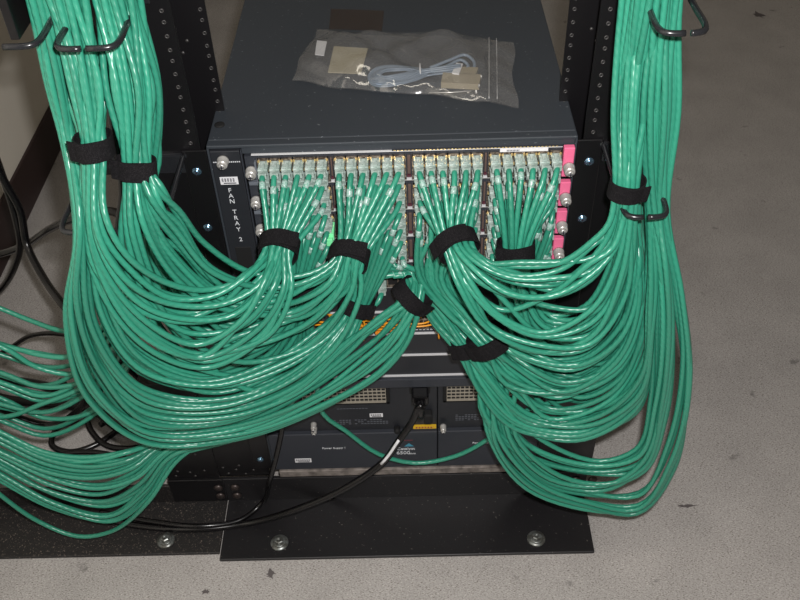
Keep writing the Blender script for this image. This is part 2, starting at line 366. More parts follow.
for i, (c, yy) in enumerate(zip('FAN TRAY 2', (191.5, 197, 202.5, 0, 213, 219, 224.5, 230.5, 0, 240.5))):
    if c == ' ': continue
    p = at(229.5+(yy-192)*.225, yy-1, -.0045); text('lettering', c, .0088, (p[0]+.0005, -.0045, p[2]), ft, PRINT)
m = MB()
for zz in (.545, .50): m.box(-.205, -.185, -.0046, -.003, zz-.02, zz+.016, 0, .001)
m.build('pull_slot', VOID, ft)
m = MB(); m.box(-.1766, -.1750, -.0045, 0, .315, .7058); m.build('side_rail', SLATE2, ch)

XP = [[-.1513+.01382*i for i in range(6)], [-.0615+.01394*i for i in range(6)], [.0308+.01372*i for i in range(6)], [.1206+.01416*i for i in range(6)]]
plug_sites = {}
ords = ['topmost', 'second', 'third', 'fourth', 'fifth']
for c in range(5):
    zt, zb = CZ[c], CZ[c+1]; H = zt-zb
    card = thing('line_card', (0, 0, zb), '%s port card in the switch, with rows of jacks and a pink right lever' % ords[c].capitalize() if c < 4 else 'fifth port card in the switch, lowest one, mostly hidden behind the cables', 'port card', 'port cards in the switch')
    m = MB(); m.box(-.1735, .199, -.001, .02, zb+.0006, zt-.0006, 0); m.box(-.172, .199, -.0022, -.0008, zb+.001, zb+.0022, 1)
    m.build('faceplate', [SLATE2, STEEL], card)
    for g in range(4):
        xs = XP[g]; x0 = xs[0]-.0073; x1 = xs[-1]+.0073; m = MB()
        ya, yb = -.0045, -.0012
        m.box(x0, x1, -.0016, -.0012, zb+.005, zt-.0035, 1)
        for i in range(7): xx = (xs[i]-.007 if i < 6 else xs[5]+.007); m.box(xx-.0008, xx+.0008, ya, yb, zb+.005, zt-.0035, 0)
        zm = (zb+zt)/2+.0005
        for zz in (zb+.0055, zm, zt-.0045): m.box(x0, x1, ya, yb, zz-.0010, zz+.0010, 0)
        for i in range(6):
            for zz in (zm+.0021, zt-.0057-.0): 
                for s_ in (-1, 1): m.box(xs[i]+s_*.0056-.0011, xs[i]+s_*.0056+.0011, ya-.0006, yb, zz-.0016, zz+.0012, 2)
        m.build('port_block', [NICKEL, VOID, GOLD], card)
        if g < 3:
            xa = x1+.001; xb = XP[g+1][0]-.0073-.001; m = MB(); m.box(xa+.001, xb-.001, -.004, -.001, zb+.012, zt-.004, 0, .0005); m.box(xa, xb, -.0045, -.001, zb+.0035, zb+.0055, 1)
            m.box(xa+.0005, xb-.0005, -.0042, -.001, zb+.0075, zb+.0098, 2); m.build('light_guide', [BROWN, LINE, MAROON], card)
    # levers and screws
    m = MB(); m.box(.2000, .2128, -.009, -.001, zb+.005, zt-.003+(.007 if c == 0 else 0), 0, .0012); m.box(.1955, .2005, -.007, -.001, zb+.0025, zb+.0065, 1, .0008)
    l = m.build('ejector_lever', [PINK, SMOKE], card); l['label'] = 'pink plastic ejector lever'
    knurl(.2075, zb+.019, -.009, parent=l)
    m = MB(); m.box(-.1722, -.1605, -.007, -.001, zb+.003, zb+.0075, 0, .0008); m.box(-.1625, -.1600, -.006, -.001, zb+.003, zt-.006, 0, .0005)
    l = m.build('ejector_lever', SMOKE, card); l['label'] = 'smoky grey ejector lever'
    knurl(-.1672, zb+.0215, -.002, parent=card)
    for g in range(4):
        for i in range(6):
            zm = (zb+zt)/2+.0005
            plug_sites[(c, 0, g, i)] = (XP[g][i], -.0045, zt-.0115); plug_sites[(c, 1, g, i)] = (XP[g][i], -.0045, zm-.0085)

# blank slot 6, supervisor slot 7, blanks 8 and 9
def slot(n, name, label, mt): 
    zt, zb = CZ[n-1], CZ[n]; t = thing(name, (0, 0, zb), label, 'slot cover' if 'blank' in name else 'switch module')
    m = MB(); m.box(-.1735, .213, -.002, .018, zb+.0012, zt-.0008, 0, .0008); m.build('faceplate', mt, t)
    m = MB(); m.box(-.1735, .213, -.0045, -.0005, zb-.0006, zb+.0012, 0); m.build('edge_strip', LINE, t); return t
slot(6, 'blank_cover', 'dark blank slot cover just under the lowest port card', DARK)
sup = slot(7, 'fibre_module', 'module with small sockets and orange fibre leads, above the blank covers', SLATE2)
slot(8, 'blank_cover', 'plain dark blank slot cover under the orange fibre leads', DARK)
slot(9, 'blank_cover', 'plain dark blank slot cover just above the power supply crossbar', DARK)
zt, zb = CZ[6], CZ[7]
SOCK = [-.13+.0205*i for i in range(15)]
for x in SOCK:
    m = MB(); m.box(x-.0075, x+.0075, -.009, -.001, zb+.014, zt-.008, 0, .0006); m.box(x-.0055, x-.0008, -.0094, -.0089, zb+.018, zt-.012, 1); m.box(x+.0008, x+.0055, -.0094, -.0089, zb+.018, zt-.012, 1)
    m.build('fibre_socket', [NICKEL, VOID], sup)
m = MB()
for i in range(60):
    x = -.13+i*.0051; m.box(x, x+.0032, -.0024, -.0019, zb+.006, zb+.0072, 0); 
    if i % 2: m.box(x, x+.0022, -.0024, -.0019, zb+.0085, zb+.0094, 0)
m.build('port_numbers', PRINT, sup)

# crossbar and power supplies
m = MB(); m.box(-.2135, .2135, -.010, .01, .288, CZ[9]-.001, 0, .0012); m.build('crossbar', SLATE2, ch)
m = MB(); m.box(-.205, .17, -.006, -.0005, .0685, .083, 0, .0008); m.build('bottom_rail', SCRATCH, ch)
def psu(x0, x1, label, word, wx, mirror):
    t = thing('power_supply', ((x0+x1)/2, 0, .087), label, 'power supply', 'power supplies in the chassis base')
    m = MB(); m.box(x0, x1, .004, .028, .172, .287, 0, .001); m.build('upper_panel', DARK, t)
    m = MB(); m.box(x0, x1, -.004, .028, .0855, .175, 0, .0015); m.build('lower_panel', SLATE2, t)  # lighter colour than the upper panel paints in this face's angle and gloss
    return t
p1 = psu(-.2125, .0535, 'left power supply, barred grille and printed words Power Supply 1', 'Power Supply 1', -.108, 0)
p2 = psu(.0545, .2125, 'right power supply, half hidden by the right-hand green loops', 'Power Supply 2', .1, 1)
def grille(x0, x1, z0, z1, parent):
    y = .004; m = MB()
    m.box(x0-.006, x1+.006, y-.004, y+.0005, z1, z1+.004, 0, .0015); m.box(x0-.006, x1+.006, y-.004, y+.0005, z0-.006, z0, 0, .0015)
    m.box(x0-.006, x0, y-.004, y+.0005, z0-.006, z1+.004, 0, .0015); m.box(x1, x1+.006, y-.004, y+.0005, z0-.006, z1+.004, 0, .0015)
    m.box(x0, x1, y-.0012, y-.0004, z0, z1, 0); g = m.build('grille_frame', VOID, parent)
    m = MB(); s = .0066; n = int((x1-x0)/s)
    for i in range(n+1): xx = x0+i*(x1-x0)/n; m.box(xx-.0007, xx+.0007, y-.003, y-.0014, z0, z1)
    n = int((z1-z0)/s)
    for i in range(n+1): zz = z0+i*(z1-z0)/n; m.box(x0, x1, y-.0034, y-.0016, zz-.0007, zz+.0007)
    m.box(x0, x1, y-.0045, y-.0015, z0-.0016, z0+.0006); m.build('wire_grille', MESHM, g)
grille(-.150, -.024, .246, .284, p1); grille(.068, .175, .246, .284, p2)
text('lettering', 'Power Supply 1', .0060, (-.111, -.0045, .1405), p1, PRINT)
text('lettering', 'Power Supply 2', .0060, (.128, -.0045, .1455), p2, PRINT)
text('lettering', 'Catalyst', .0088, (.0035, -.0045, .1345), p1, PRINT)
text('lettering', '6500', .011, (-.001, -.0045, .124), p1, PRINT); text('lettering', 'SERIES', .0038, (.0135, -.0045, .1215), p1, PRINT)
m = MB(); q = (.0085, -.0042, .1435); m.add([(q[0]-.008, q[1]-.0004, q[2]-.003), (q[0]+.008, q[1]-.0004, q[2]-.003), (q[0], q[1]-.0004, q[2]+.0055)], [(0, 1, 2)]); m.build('emblem', TEAL, p1)
m = MB()
for k in range(7): m.box(.001+k*.002, .0022+k*.002, -.0044, -.0038, .155, .1562)
m.build('small_print', RED, p1)
barcode(-.163, .1105, .0265, .010, p1); barcode(-.0405, .2105, .0205, .0085, p1, .0035)
m = MB()
for k in range(3):
    for i in range(18):
        if rng.rand() > .15: m.box(-.108+i*.0048, -.1045+i*.0048, .0034, .0041, .1985-k*.0045, .2+-k*.0045)
for i in range(10): m.box(-.100+i*.0048, -.0965+i*.0048, .0034, .0041, .2265, .2275)
m.build('small_print', mat('faded_print', srgb(85, 88, 95), .6), p1)
m = MB()
for k in range(4):
    for i in range(16):
        if rng.rand() > .15: m.box(.082+i*.0048, .0855+i*.0048, .0034, .0041, .205-k*.004, .2062-k*.004)
m.build('small_print', mat('faded_print_2', srgb(85, 88, 95), .6), p2)
for z in (.183, .193): knurl(-.1388, z, .004, .0042, p1)
knurl(.0625, .188, -.002, .0045, p2)
m = MB(); m.box(.016, .052, .0008, .0038, .1775, .1845); m.build('warning_label', YELLOW, p1); 
m = MB()
for i in range(6): m.box(.020+i*.0046, .0225+i*.0046, .0002, .0009, .1795, .1822)
m.build('small_print', RED, p1)
# power inlet, switch, latch
m = MB(); m.box(.012, .043, -.006, .004, .268, .288, 0, .002); m.build('power_inlet', VOID, p1)
m = MB(); m.box(.033, .046, -.010, .004, .200, .222, 0, .003); m.build('power_switch', VOID, p1)
m = MB(); m.rev([(.005, 0), (.005, .008), (.0035, .010)], (-.009, .002, .180), (0, -1, 0), 14); m.build('latch_screw', VOID, p1)

# ------------------------------------------------------------------ green patch cables
RAD = .0035
plug_me = MB()
plug_me.box(-.0058, .0058, -.0150, .0045, -.0040, .0040, 0, .0006)
plug_me.box(-.0050, .0050, -.0225, -.0145, -.0046, .0030, 0, .0010)
plug_me.box(-.0024, .0024, -.0145, -.001, .0044, .0066, 0, .0006)
PM = plug_me.build('plug', PLUG, None); PMESH = PM.data; bpy.data.objects.remove(PM)
grp_word = ['leftmost', 'second', 'third', 'rightmost']; col_word = ['first', 'second', 'third', 'fourth', 'fifth', 'sixth']
def disc_pts(n):
    out = []
    for i in range(n):
        r = math.sqrt((i+.5)/n)*.9; t = i*2.39996; out.append((r*math.cos(t), r*math.sin(t)))
    return out
def jacket(t, pts, name='jacket', r=RAD, m=GREEN, n=8, seg=96):
    P = spline(pts, seg)
    Q = []
    for p in P:
        p = np.array(p)
        if abs(p[0]) < .31 and p[2] < .72: p[1] = min(p[1], -.0085-r)
        if p[2] < .03+r and p[1] > -.12: p[2] = max(p[2], .0075+r)
        p[2] = max(p[2], r+.001); Q.append(p)
    mb = MB(); mb.tube(Q, r, n); return mb.build(name, m, t), Q
def bundle(keys, stations, desc, group, flip=False, jit=.15, wob=.0012, r=RAD, plugs=True):
    """keys: plug sites (card,row,group,col) sorted inner->outer; stations from the plugs to the far end.
    ('d', in, out, Y, ratio) a round strapped section; ('f', in, out, Y, depth) a loose fan."""
    n = len(keys); ks = sorted(keys, key=lambda k: (k[3]+6*k[2]+(.3*k[1])+.01*k[0])*(-1 if flip else 1))
    dp = sorted(disc_pts(n), key=lambda q: q[0])
    # within small windows put the upper rows to the front (b<0 is nearer the camera)
    rows = {k: 2*k[0]+k[1] for k in ks}
    out = list(dp)
    for i in range(0, n, 3):
        idx = list(range(i, min(i+3, n))); bs = sorted([dp[j] for j in idx], key=lambda q: q[1]); kk = sorted(idx, key=lambda j: rows[ks[j]])
        for j, b_ in zip(kk, bs): out[j] = (dp[j][0]*.5+b_[0]*.5, b_[1])
    C = [at((s[1][0]+s[2][0])/2, (s[1][1]+s[2][1])/2, s[3]) for s in stations]
    res = []
    for k_i, key in enumerate(ks):
        a, b_ = out[k_i]; u = (k_i+.5)/n; pts = []
        site = np.array(plug_sites[key]) if plugs else None
        ph = rng.rand(4)*6.28; am = abs(rng.randn(2))*.9+.3; fr = .35+rng.rand(2)*.5
        for si, s in enumerate(stations):
            if s[0] == 'd':
                p, q = at(*s[1], s[3]), at(*s[2], s[3]); e1 = (q-p)/2
                tn = -np.array(s[5], float) if len(s) > 5 else C[min(si+1, len(C)-1)]-C[max(si-1, 0)]; tn /= np.linalg.norm(tn); e1 = e1-tn*e1.dot(tn)
                e2 = np.cross(tn, e1); e2 = e2 if e2[1] > 0 else -e2; ratio = s[4]
                pts.append(C[si]+e1*a+e2*b_*ratio)
            else:
                uu = min(1.06, max(-.06, u+am[0]*jit*(math.sin(ph[0]+fr[0]*si)+.35*math.sin(ph[2]+1.7*si))))
                Y = s[3]+(b_*.8+am[1]*.55*math.sin(ph[1]+fr[1]*si))*s[4]
                p = at(s[1][0]+(s[2][0]-s[1][0])*uu, s[1][1]+(s[2][1]-s[1][1])*uu, Y)
                pts.append(p+rng.randn(3)*wob)
        top = pts[-1]
        if len(stations[-1]) and stations[-1][0] == 'd':      # carries on up the cable manager beyond the frame
            pts.append(top+np.array([rng.randn()*.002, .005, .16])); pts.append(top+np.array([rng.randn()*.004, .01, .36]))
        if plugs:
            c, rr, g, i = key
            lab = 'green patch cable in the %s port of the %s group, %s row, %s card' % (col_word[i], grp_word[g], ['upper', 'lower'][rr], ords[c])
            t = thing('patch_cable', site, lab, 'cable', group)
            pl = bpy.data.objects.new('plug', PMESH); COL.objects.link(pl); pl.parent = t; pl['label'] = 'clear plastic plug'
            s0 = site+np.array([0, -.0190, -.0003]); first = pts[0]; d = first-s0
            s1 = s0+np.array([d[0]*.10, -.012, -.006]); pts = [s0, s1]+pts
            tag_on = True
        else:
            t = thing('patch_cable', pts[0], desc, 'cable', group); tag_on = False
        o, Q = jacket(t, pts, r=r)
        if tag_on and key[0] < 4 and rng.rand() < .72:
            L = np.concatenate([[0], np.cumsum([np.linalg.norm(Q[j+1]-Q[j]) for j in range(len(Q)-1)])])
            l0 = .0065+abs(rng.randn())*.011+.006*(key[1]); Q = np.array(Q)
            pp = [np.array([np.interp(l0+f, L, Q[:, ax]) for ax in range(3)]) for f in (0, .003, .006, .009)]
            mb = MB(); mb.tube(pp, r*1.12, 8); sl = mb.build('name_sleeve', TAG, t); sl['label'] = 'small white printed sleeve'
        res.append(Q)
    return res
def K(g, rows, cols=range(6)): return [(r//2, r % 2, g, i) for r in rows for i in cols]
def strap(pin, pout, Y, ratio, tvec, label, wd=.021, grow=1.12, tab=True):
    p, q = at(*pin, Y), at(*pout, Y); c = (p+q)/2; tn = np.array(tvec, float); tn /= np.linalg.norm(tn)
    e1 = (q-p)/2; e1 = e1-tn*e1.dot(tn); e2 = np.cross(tn, e1); e2 = e2 if e2[1] > 0 else -e2; e2 = e2*ratio
    n = 40; m = MB(); v = []; f = []; th_ = .0016; rows_ = [(-.5, 0), (-.5, 1), (.5, 1), (.5, 0)]
    e1 = e1*grow; e2 = e2*grow; R1 = np.linalg.norm(e1); R2 = np.linalg.norm(e2)
    for k in range(n):
        t = 2*math.pi*k/n
        for wv, th in rows_:
            s1 = (R1+th*th_)/R1; s2 = (R2+th*th_)/R2
            wob = .0008*math.sin(3*t+1)
            v.append(c+e1*math.cos(t)*s1+e2*math.sin(t)*s2+tn*(wv*wd+wob))
    for k in range(n):
        a = k*4; b_ = ((k+1) % n)*4
        for j in range(4): f.append((a+j, a+(j+1) % 4, b_+(j+1) % 4, b_+j))
    m.add(v, f, 0, False); v = []; f = []
    if tab:
        for k in range(14):                                    # overlapping loose end lying over the wrap
            t = -2.6+k*.16; lift = .0019+.0006*k/14+(.004 if k > 11 else 0)*(k-11)/2
            for wv, th in rows_:
                s1 = (R1+lift+th*th_)/R1; s2 = (R2+lift+th*th_)/R2
                v.append(c+e1*math.cos(t)*s1+e2*math.sin(t)*s2+tn*(wv*wd*.97+.001))
        for k in range(13):
            for j in range(4): a = k*4; b_ = a+4; f.append((a+j, a+(j+1) % 4, b_+(j+1) % 4, b_+j))
        f += [(3, 2, 1, 0), (52, 53, 54, 55)]; m.add(v, f, 0, False)
    o = m.build('cable_strap', STRAP, None, origin=c); return tag(o, label, 'strap', 'black hook-and-loop cable straps')

d, f_ = 'd', 'f'
GA = 'green patch cables looping to the left'; GB = 'green patch cables looping to the right'
def bend(sts): return sts
# --- left, front: first port group through strap A to the strapped bundle S1
bundle(K(0, (0, 1, 2)), [(d, (264, 250), (295, 246), -.082, .9, (.1, 1, .25)), (f_, (243, 274), (288, 290), -.118, .008), (f_, (206, 290), (262, 335), -.135, .012),
    (f_, (165, 283), (205, 365), -.15, .014), (f_, (125, 254), (145, 345), -.165, .014), (f_, (103, 213), (92, 270), -.165, .010),
    (d, (107, 147), (80, 146), -.128, .55), (f_, (98, 90), (70, 85), -.112, .008), (d, (92, 0), (42, 0), -.09, .35)], '', GA)
# second port group, strap B to bundle S2
bundle(K(1, (0, 1, 2)), [(d, (334, 262), (365, 254), -.082, .9, (.2, 1, .3)), (f_, (305, 278), (357, 292), -.098, .008), (f_, (255, 277), (322, 350), -.10, .012),
    (f_, (205, 250), (255, 385), -.115, .014), (f_, (178, 214), (180, 360), -.13, .014), (f_, (160, 190), (125, 250), -.145, .012),
    (d, (152, 161), (121, 171), -.126, .6), (f_, (152, 90), (108, 90), -.104, .010), (d, (138, 0), (88, 0), -.082, .45)], '', GA)
bundle(K(0, (3, 4, 5)), [(d, (278, 288), (312, 284), -.042, .9), (f_, (255, 305), (300, 330), -.06, .010), (f_, (220, 300), (268, 370), -.07, .012),
    (f_, (190, 270), (210, 390), -.075, .014), (f_, (165, 225), (150, 330), -.072, .014), (f_, (152, 195), (128, 230), -.066, .010),
    (d, (160, 158), (132, 164), -.062, .6), (f_, (157, 90), (112, 90), -.06, .010), (d, (143, 0), (95, 0), -.055, .6)], '', GA)
bundle(K(1, (3, 4, 5)), [(d, (342, 308), (372, 300), -.045, .9), (f_, (320, 330), (350, 345), -.075, .010), (f_, (270, 360), (305, 388), -.105, .012),
    (f_, (200, 372), (230, 415), -.13, .014), (f_, (140, 345), (145, 410), -.145, .014), (f_, (108, 290), (88, 345), -.155, .014), (f_, (99, 220), (81, 240), -.15, .010),
    (d, (103, 141), (79, 141), -.112, .45), (f_, (100, 90), (60, 85), -.075, .008), (d, (85, 0), (38, 0), -.07, .5)], '', GA)
bundle(K(1, (6, 7))+K(2, (6,), range(2)), [(f_, (404, 275), (425, 272), -.03, .004), (d, (403, 288), (422, 303), -.055, .75), (f_, (375, 318), (413, 335), -.07, .010), (f_, (335, 345), (386, 375), -.08, .012),
    (f_, (290, 385), (325, 408), -.095, .012), (f_, (220, 415), (240, 440), -.11, .012), (f_, (150, 412), (150, 447), -.13, .012), (f_, (105, 365), (90, 405), -.145, .010),
    (f_, (82, 295), (66, 320), -.155, .010), (f_, (84, 215), (77, 235), -.15, .008), (d, (76, 147), (63, 147), -.10, .8), (f_, (64, 90), (49, 85), -.085, .008), (d, (50, 0), (27, 0), -.08, .8)], '', GA)
# rear cables of the left bundle coming down from above and out to the left
def loose(n, stations, desc, group, **kw):
    ks = [(0, 0, 0, i) for i in range(n)]; return bundle(ks, stations, desc, group, plugs=False, **kw)
loose(15, [(f_, (-200, 330), (-200, 400), -.03, .02), (f_, (-80, 325), (-80, 402), -.03, .02), (f_, (0, 346), (0, 428), -.035, .02), (f_, (38, 358), (45, 440), -.04, .02), (f_, (72, 360), (90, 415), -.045, .015), (f_, (105, 330), (125, 370), -.05, .012),
    (f_, (130, 270), (145, 290), -.05, .010), (d, (128, 190), (158, 190), -.04, .5), (f_, (120, 90), (156, 90), -.035, .006), (d, (105, 0), (143, 0), -.03, .5)],
    'green patch cable sagging out to the left edge behind the big left loops', 'green cables leaving level at the left edge', jit=.12)
X = K(0, (6, 7, 8))
bundle(X, [(f_, (280, 290), (310, 290), -.035, .006), (f_, (275, 345), (312, 350), -.04, .008), (f_, (245, 395), (290, 405), -.045, .008), (f_, (200, 425), (235, 440), -.05, .006),
    (f_, (150, 443), (178, 458), -.065, .006), (f_, (122, 452), (150, 500), -.09, .008), (f_, (85, 455), (112, 524), -.095, .010), (f_, (45, 450), (55, 508), -.09, .010),
    (f_, (0, 430), (0, 480), -.075, .010), (f_, (-80, 395), (-80, 430), -.06, .010), (f_, (-200, 390), (-200, 425), -.05, .010)], '', 'green cables swinging low to the left edge', jit=.05)
bundle([(4, 1, 0, 0)], [(f_, (270, 300), (272, 300), -.03, .0), (f_, (262, 350), (262, 350), -.035, .0), (f_, (215, 430), (215, 430), -.045, .0), (f_, (176, 462), (176, 462), -.07, .0), (f_, (150, 500), (150, 500), -.10, .0),
    (f_, (112, 531), (112, 531), -.095, .0), (f_, (78, 536), (78, 536), -.095, .0), (f_, (38, 523), (38, 523), -.09, .0), (f_, (0, 495), (0, 495), -.085, .0), (f_, (-60, 440), (-60, 440), -.08, .0), (f_, (-190, 415), (-190, 415), -.07, .0)], '', 'green cables swinging low to the left edge')
loose(1, [(f_, (-200, 300), (-200, 300), .03, 0), (f_, (-60, 290), (-60, 290), .02, 0), (f_, (0, 308), (0, 308), .02, 0), (f_, (30, 321), (30, 321), .015, 0), (f_, (66, 332), (66, 332), -.01, 0), (f_, (110, 325), (110, 325), -.03, 0), (f_, (140, 270), (140, 270), -.035, 0), (f_, (150, 180), (150, 180), -.03, 0), (d, (128, 0), (134, 0), -.02, .5)],
    'single green patch cable crossing bare floor above the others at the left edge', 'lone green cables')
# --- right
bundle(K(2, (0, 1, 2)), [(d, (472, 238), (443, 253), -.082, .9, (-.3, 1, .3)), (f_, (486, 257), (462, 285), -.112, .008), (f_, (520, 267), (492, 325), -.125, .012), (f_, (560, 267), (540, 347), -.13, .014),
    (f_, (592, 248), (590, 342), -.13, .014), (f_, (608, 224), (625, 290), -.122, .010), (d, (614, 187), (639, 189), -.116, .7), (f_, (612, 110), (648, 110), -.088, .010), (d, (620, 0), (656, 0), -.066, .6)], '', GB, flip=True)
bundle(K(3, (0, 1, 2)), [(d, (530, 249), (502, 251), -.062, .85), (f_, (535, 290), (503, 295), -.06, .010), (f_, (553, 315), (520, 345), -.07, .012), (f_, (585, 310), (555, 385), -.08, .014),
    (f_, (610, 270), (610, 370), -.085, .014), (f_, (622, 225), (640, 300), -.09, .010), (d, (616, 190), (640, 190), -.085, .6), (f_, (612, 110), (650, 110), -.075, .010), (d, (620, 0), (660, 0), -.07, .7)], '', GB, flip=True)
bundle(K(2, (3, 4, 5)), [(f_, (448, 280), (420, 275), -.04, .006), (f_, (472, 312), (448, 312), -.055, .006), (d, (502, 331), (478, 348), -.075, .9), (f_, (535, 352), (505, 385), -.095, .012), (f_, (580, 355), (550, 415), -.11, .014),
    (f_, (620, 325), (612, 395), -.115, .014), (f_, (634, 270), (643, 330), -.10, .012), (d, (618, 200), (640, 200), -.065, .6), (f_, (620, 110), (655, 110), -.07, .010), (d, (630, 0), (668, 0), -.085, .7)], '', GB, flip=True)
bundle(K(3, (3, 4, 5)), [(d, (535, 288), (502, 290), -.035, .9), (f_, (540, 330), (508, 335), -.04, .008), (f_, (565, 355), (528, 385), -.06, .012), (f_, (600, 350), (570, 420), -.08, .014),
    (f_, (628, 310), (622, 400), -.09, .014), (f_, (640, 250), (648, 330), -.09, .010), (d, (622, 200), (646, 200), -.045, .6), (f_, (622, 110), (660, 110), -.06, .010), (d, (632, 0), (672, 0), -.055, .7)], '', GB, flip=True)
bundle(K(2, (6, 7), range(2, 6))+K(2, (7,), range(2))+K(2, (8,)), [(f_, (432, 288), (416, 285), -.028, .004), (f_, (452, 318), (432, 318), -.045, .006), (d, (477, 343), (455, 351), -.062, .9), (f_, (500, 372), (474, 388), -.085, .010), (f_, (545, 408), (510, 430), -.10, .012),
    (f_, (600, 405), (575, 443), -.11, .014), (f_, (640, 370), (635, 415), -.12, .012), (f_, (650, 300), (652, 330), -.125, .010), (d, (645, 212), (664, 212), -.105, .6), (f_, (645, 110), (672, 110), -.085, .010), (d, (650, 0), (678, 0), -.07, .6)], '', GB, flip=True)
bundle(K(3, (8,))+K(3, (7,), range(4, 6)), [(f_, (530, 310), (502, 312), -.03, .006), (f_, (505, 370), (480, 375), -.06, .008), (f_, (505, 400), (478, 408), -.085, .010), (f_, (545, 445), (515, 452), -.105, .008), (f_, (600, 462), (590, 474), -.115, .008), (f_, (636, 450), (640, 470), -.12, .008), (f_, (652, 400), (665, 420), -.125, .010), (f_, (655, 310), (672, 330), -.13, .010),
    (d, (648, 213), (666, 213), -.105, .6), (f_, (646, 110), (676, 110), -.09, .008), (d, (652, 0), (681, 0), -.07, .6)], '', 'green cables in the lowest right loops', flip=True, jit=.16)
bundle(K(3, (6,))+K(3, (7,), range(4)), [(f_, (535, 310), (505, 312), -.03, .006), (f_, (520, 350), (490, 352), -.05, .008), (f_, (513, 390), (483, 395), -.08, .010), (f_, (515, 435), (490, 440), -.10, .010), (f_, (558, 475), (525, 490), -.115, .010),
    (f_, (610, 480), (580, 512), -.125, .010), (f_, (645, 460), (635, 518), -.13, .010), (f_, (662, 400), (674, 470), -.135, .010), (f_, (662, 310), (692, 385), -.135, .010), (f_, (656, 250), (684, 300), -.13, .008),
    (d, (650, 213), (670, 213), -.108, .6), (f_, (648, 110), (679, 110), -.095, .008), (d, (652, 0), (684, 0), -.076, .6)], '', 'green cables in the lowest right loops', flip=True, jit=.16)
# lone cable slung under the power supply words
bundle([(4, 1, 1, 3)], [(f_, (345, 330), (345, 330), -.03, 0), (f_, (318, 385), (318, 385), -.035, 0), (f_, (322, 413), (322, 413), -.035, 0), (f_, (345, 433), (345, 433), -.03, 0), (f_, (380, 454), (380, 454), -.03, 0), (f_, (415, 463), (415, 463), -.03, 0), (f_, (455, 457), (455, 457), -.03, 0), (f_, (492, 436), (492, 436), -.04, 0),
    (f_, (530, 410), (530, 410), -.06, 0), (f_, (600, 390), (600, 390), -.08, 0), (f_, (640, 320), (640, 320), -.10, 0), (f_, (650, 215), (650, 215), -.10, 0), (d, (660, 0), (666, 0), -.09, .5)], '', 'lone green cables')

# straps
strap((263, 250), (296, 246), -.082, .9, (.1, 1, .25), 'black strap on the cables of the leftmost port group, left of centre')
strap((333, 262), (366, 254), -.082, .9, (.2, 1, .3), 'black strap on the cables of the second port group, at centre left')
strap((277, 288), (313, 284), -.042, .9, (.1, .3, 1), 'black strap mostly hidden under the strap of the leftmost port group')
strap((341, 308), (373, 300), -.045, .9, (.3, .3, 1), 'black strap peeping out below the strap of the second port group')
strap((401, 286), (424, 304), -.055, .8, (1, .1, .9), 'slanting black strap left of the orange fibre leads', wd=.022)
strap((473, 237), (442, 254), -.082, .9, (-.3, 1, .3), 'round black strap on the cables of the third port group')
strap((532, 248), (500, 250), -.062, .9, (-.05, .2, 1), 'black strap on the cables of the rightmost port group')
strap((504, 330), (476, 350), -.075, .9, (-.5, .2, .9), 'black strap below centre, right one of the touching pair', wd=.024)
strap((479, 340), (456, 349), -.062, .9, (-.3, .2, .9), 'black strap below centre, left one of the touching pair', wd=.024)
strap((110, 146), (79, 145), -.124, 1.25, (0, .2, 1), 'upper left black strap round the outer hanging bundle')
strap((153, 163), (121, 173), -.126, .66, (.1, .2, 1), 'black strap round the left hanging bundle nearer the chassis')
strap((612, 186), (641, 188), -.116, .82, (.05, -.1, 1), 'black strap on the right hanging bundle, just above the rod ring')

# ------------------------------------------------------------------ black cords
def cord(pts, label, r=.0042, cat='cable', name='black_cable', group='black cords on the floor at left', m=BLACKCORD, parts=None):
    W = [at(px, py, y) if not isinstance(y, str) else atz(px, py, float(y)) for px, py, y in pts]
    mb = MB(); mb.tube(spline(W, 90), r, 10); o = mb.build(name, m, None, origin=W[0]); return tag(o, label, cat, group)
W = [(.0275, -.028, .278), (.0275, -.048, .268)]+[at(*q) for q in ((420, 405, -.05), (413, 420, -.05), (400, 439, -.055), (382, 463, -.06), (345, 488, -.065), (300, 508, -.065))]+[atz(*q) for q in ((250, 523, .013), (200, 529, .013), (140, 526, .012), (90, 515, .012), (30, 500, .012), (-60, 485, .012))]
t = thing('mains_lead', W[0], 'black mains cord plugged into the left power supply, trailing left along the rack foot', 'cord')
mb = MB(); mb.tube(spline(W, 100), .0056, 10); mb.build('cord', BLACKCORD, t)
mb = MB(); mb.box(.015, .040, -.030, -.008, .270, .288, 0, .003); mb.box(.020, .035, -.042, -.029, .268, .284, 0, .004); mb.build('plug', BLACKCORD, t)
P = spline(W, 100); PA = np.array(P); i0 = int(np.argmin(np.linalg.norm(PA-W[4], axis=1))); i1 = int(np.argmin(np.linalg.norm(PA-W[5], axis=1))); mb = MB(); mb.tube([np.array(q)+np.array([-.0012, -.0034, .0026]) for q in P[i0:i1+1]], .0024, 8); o = mb.build('cord_highlight', WHITE, t); o['label'] = 'white strip painting in the highlight on the cord'  # thin white tube along the front paints in the cord's highlight
cord([(283, 425, -.03), (278, 450, -.035), (270, 480, -.04), (262, 503, '.02'), (240, 520, '.012'), (200, 526, '.022'), (150, 521, '.02'), (100, 512, '.02')], 'black cord dropping past the left end of the power supply to the foot', group=None)
cord([(-40, 60, .3), (0, 172, .28), (20, 210, .27), (27, 245, .26), (45, 280, .2), (75, 320, .1), (120, 380, .06), (150, 430, '.02')], 'thick black cord running diagonally in front of the brown baseboard', .0062)
cord([(-40, 260, .4), (0, 254, .37), (25, 245, .33), (50, 229, .25), (75, 219, .18), (120, 215, .12), (150, 260, .09)], 'black cord rising to the right under the rod ring', .0062)
cord([(-40, 320, .4), (0, 290, .36), (14, 268, .33), (20, 245, .32), (15, 215, .32), (-10, 140, .34)], 'black cord curving along the left edge by the baseboard', .0062)
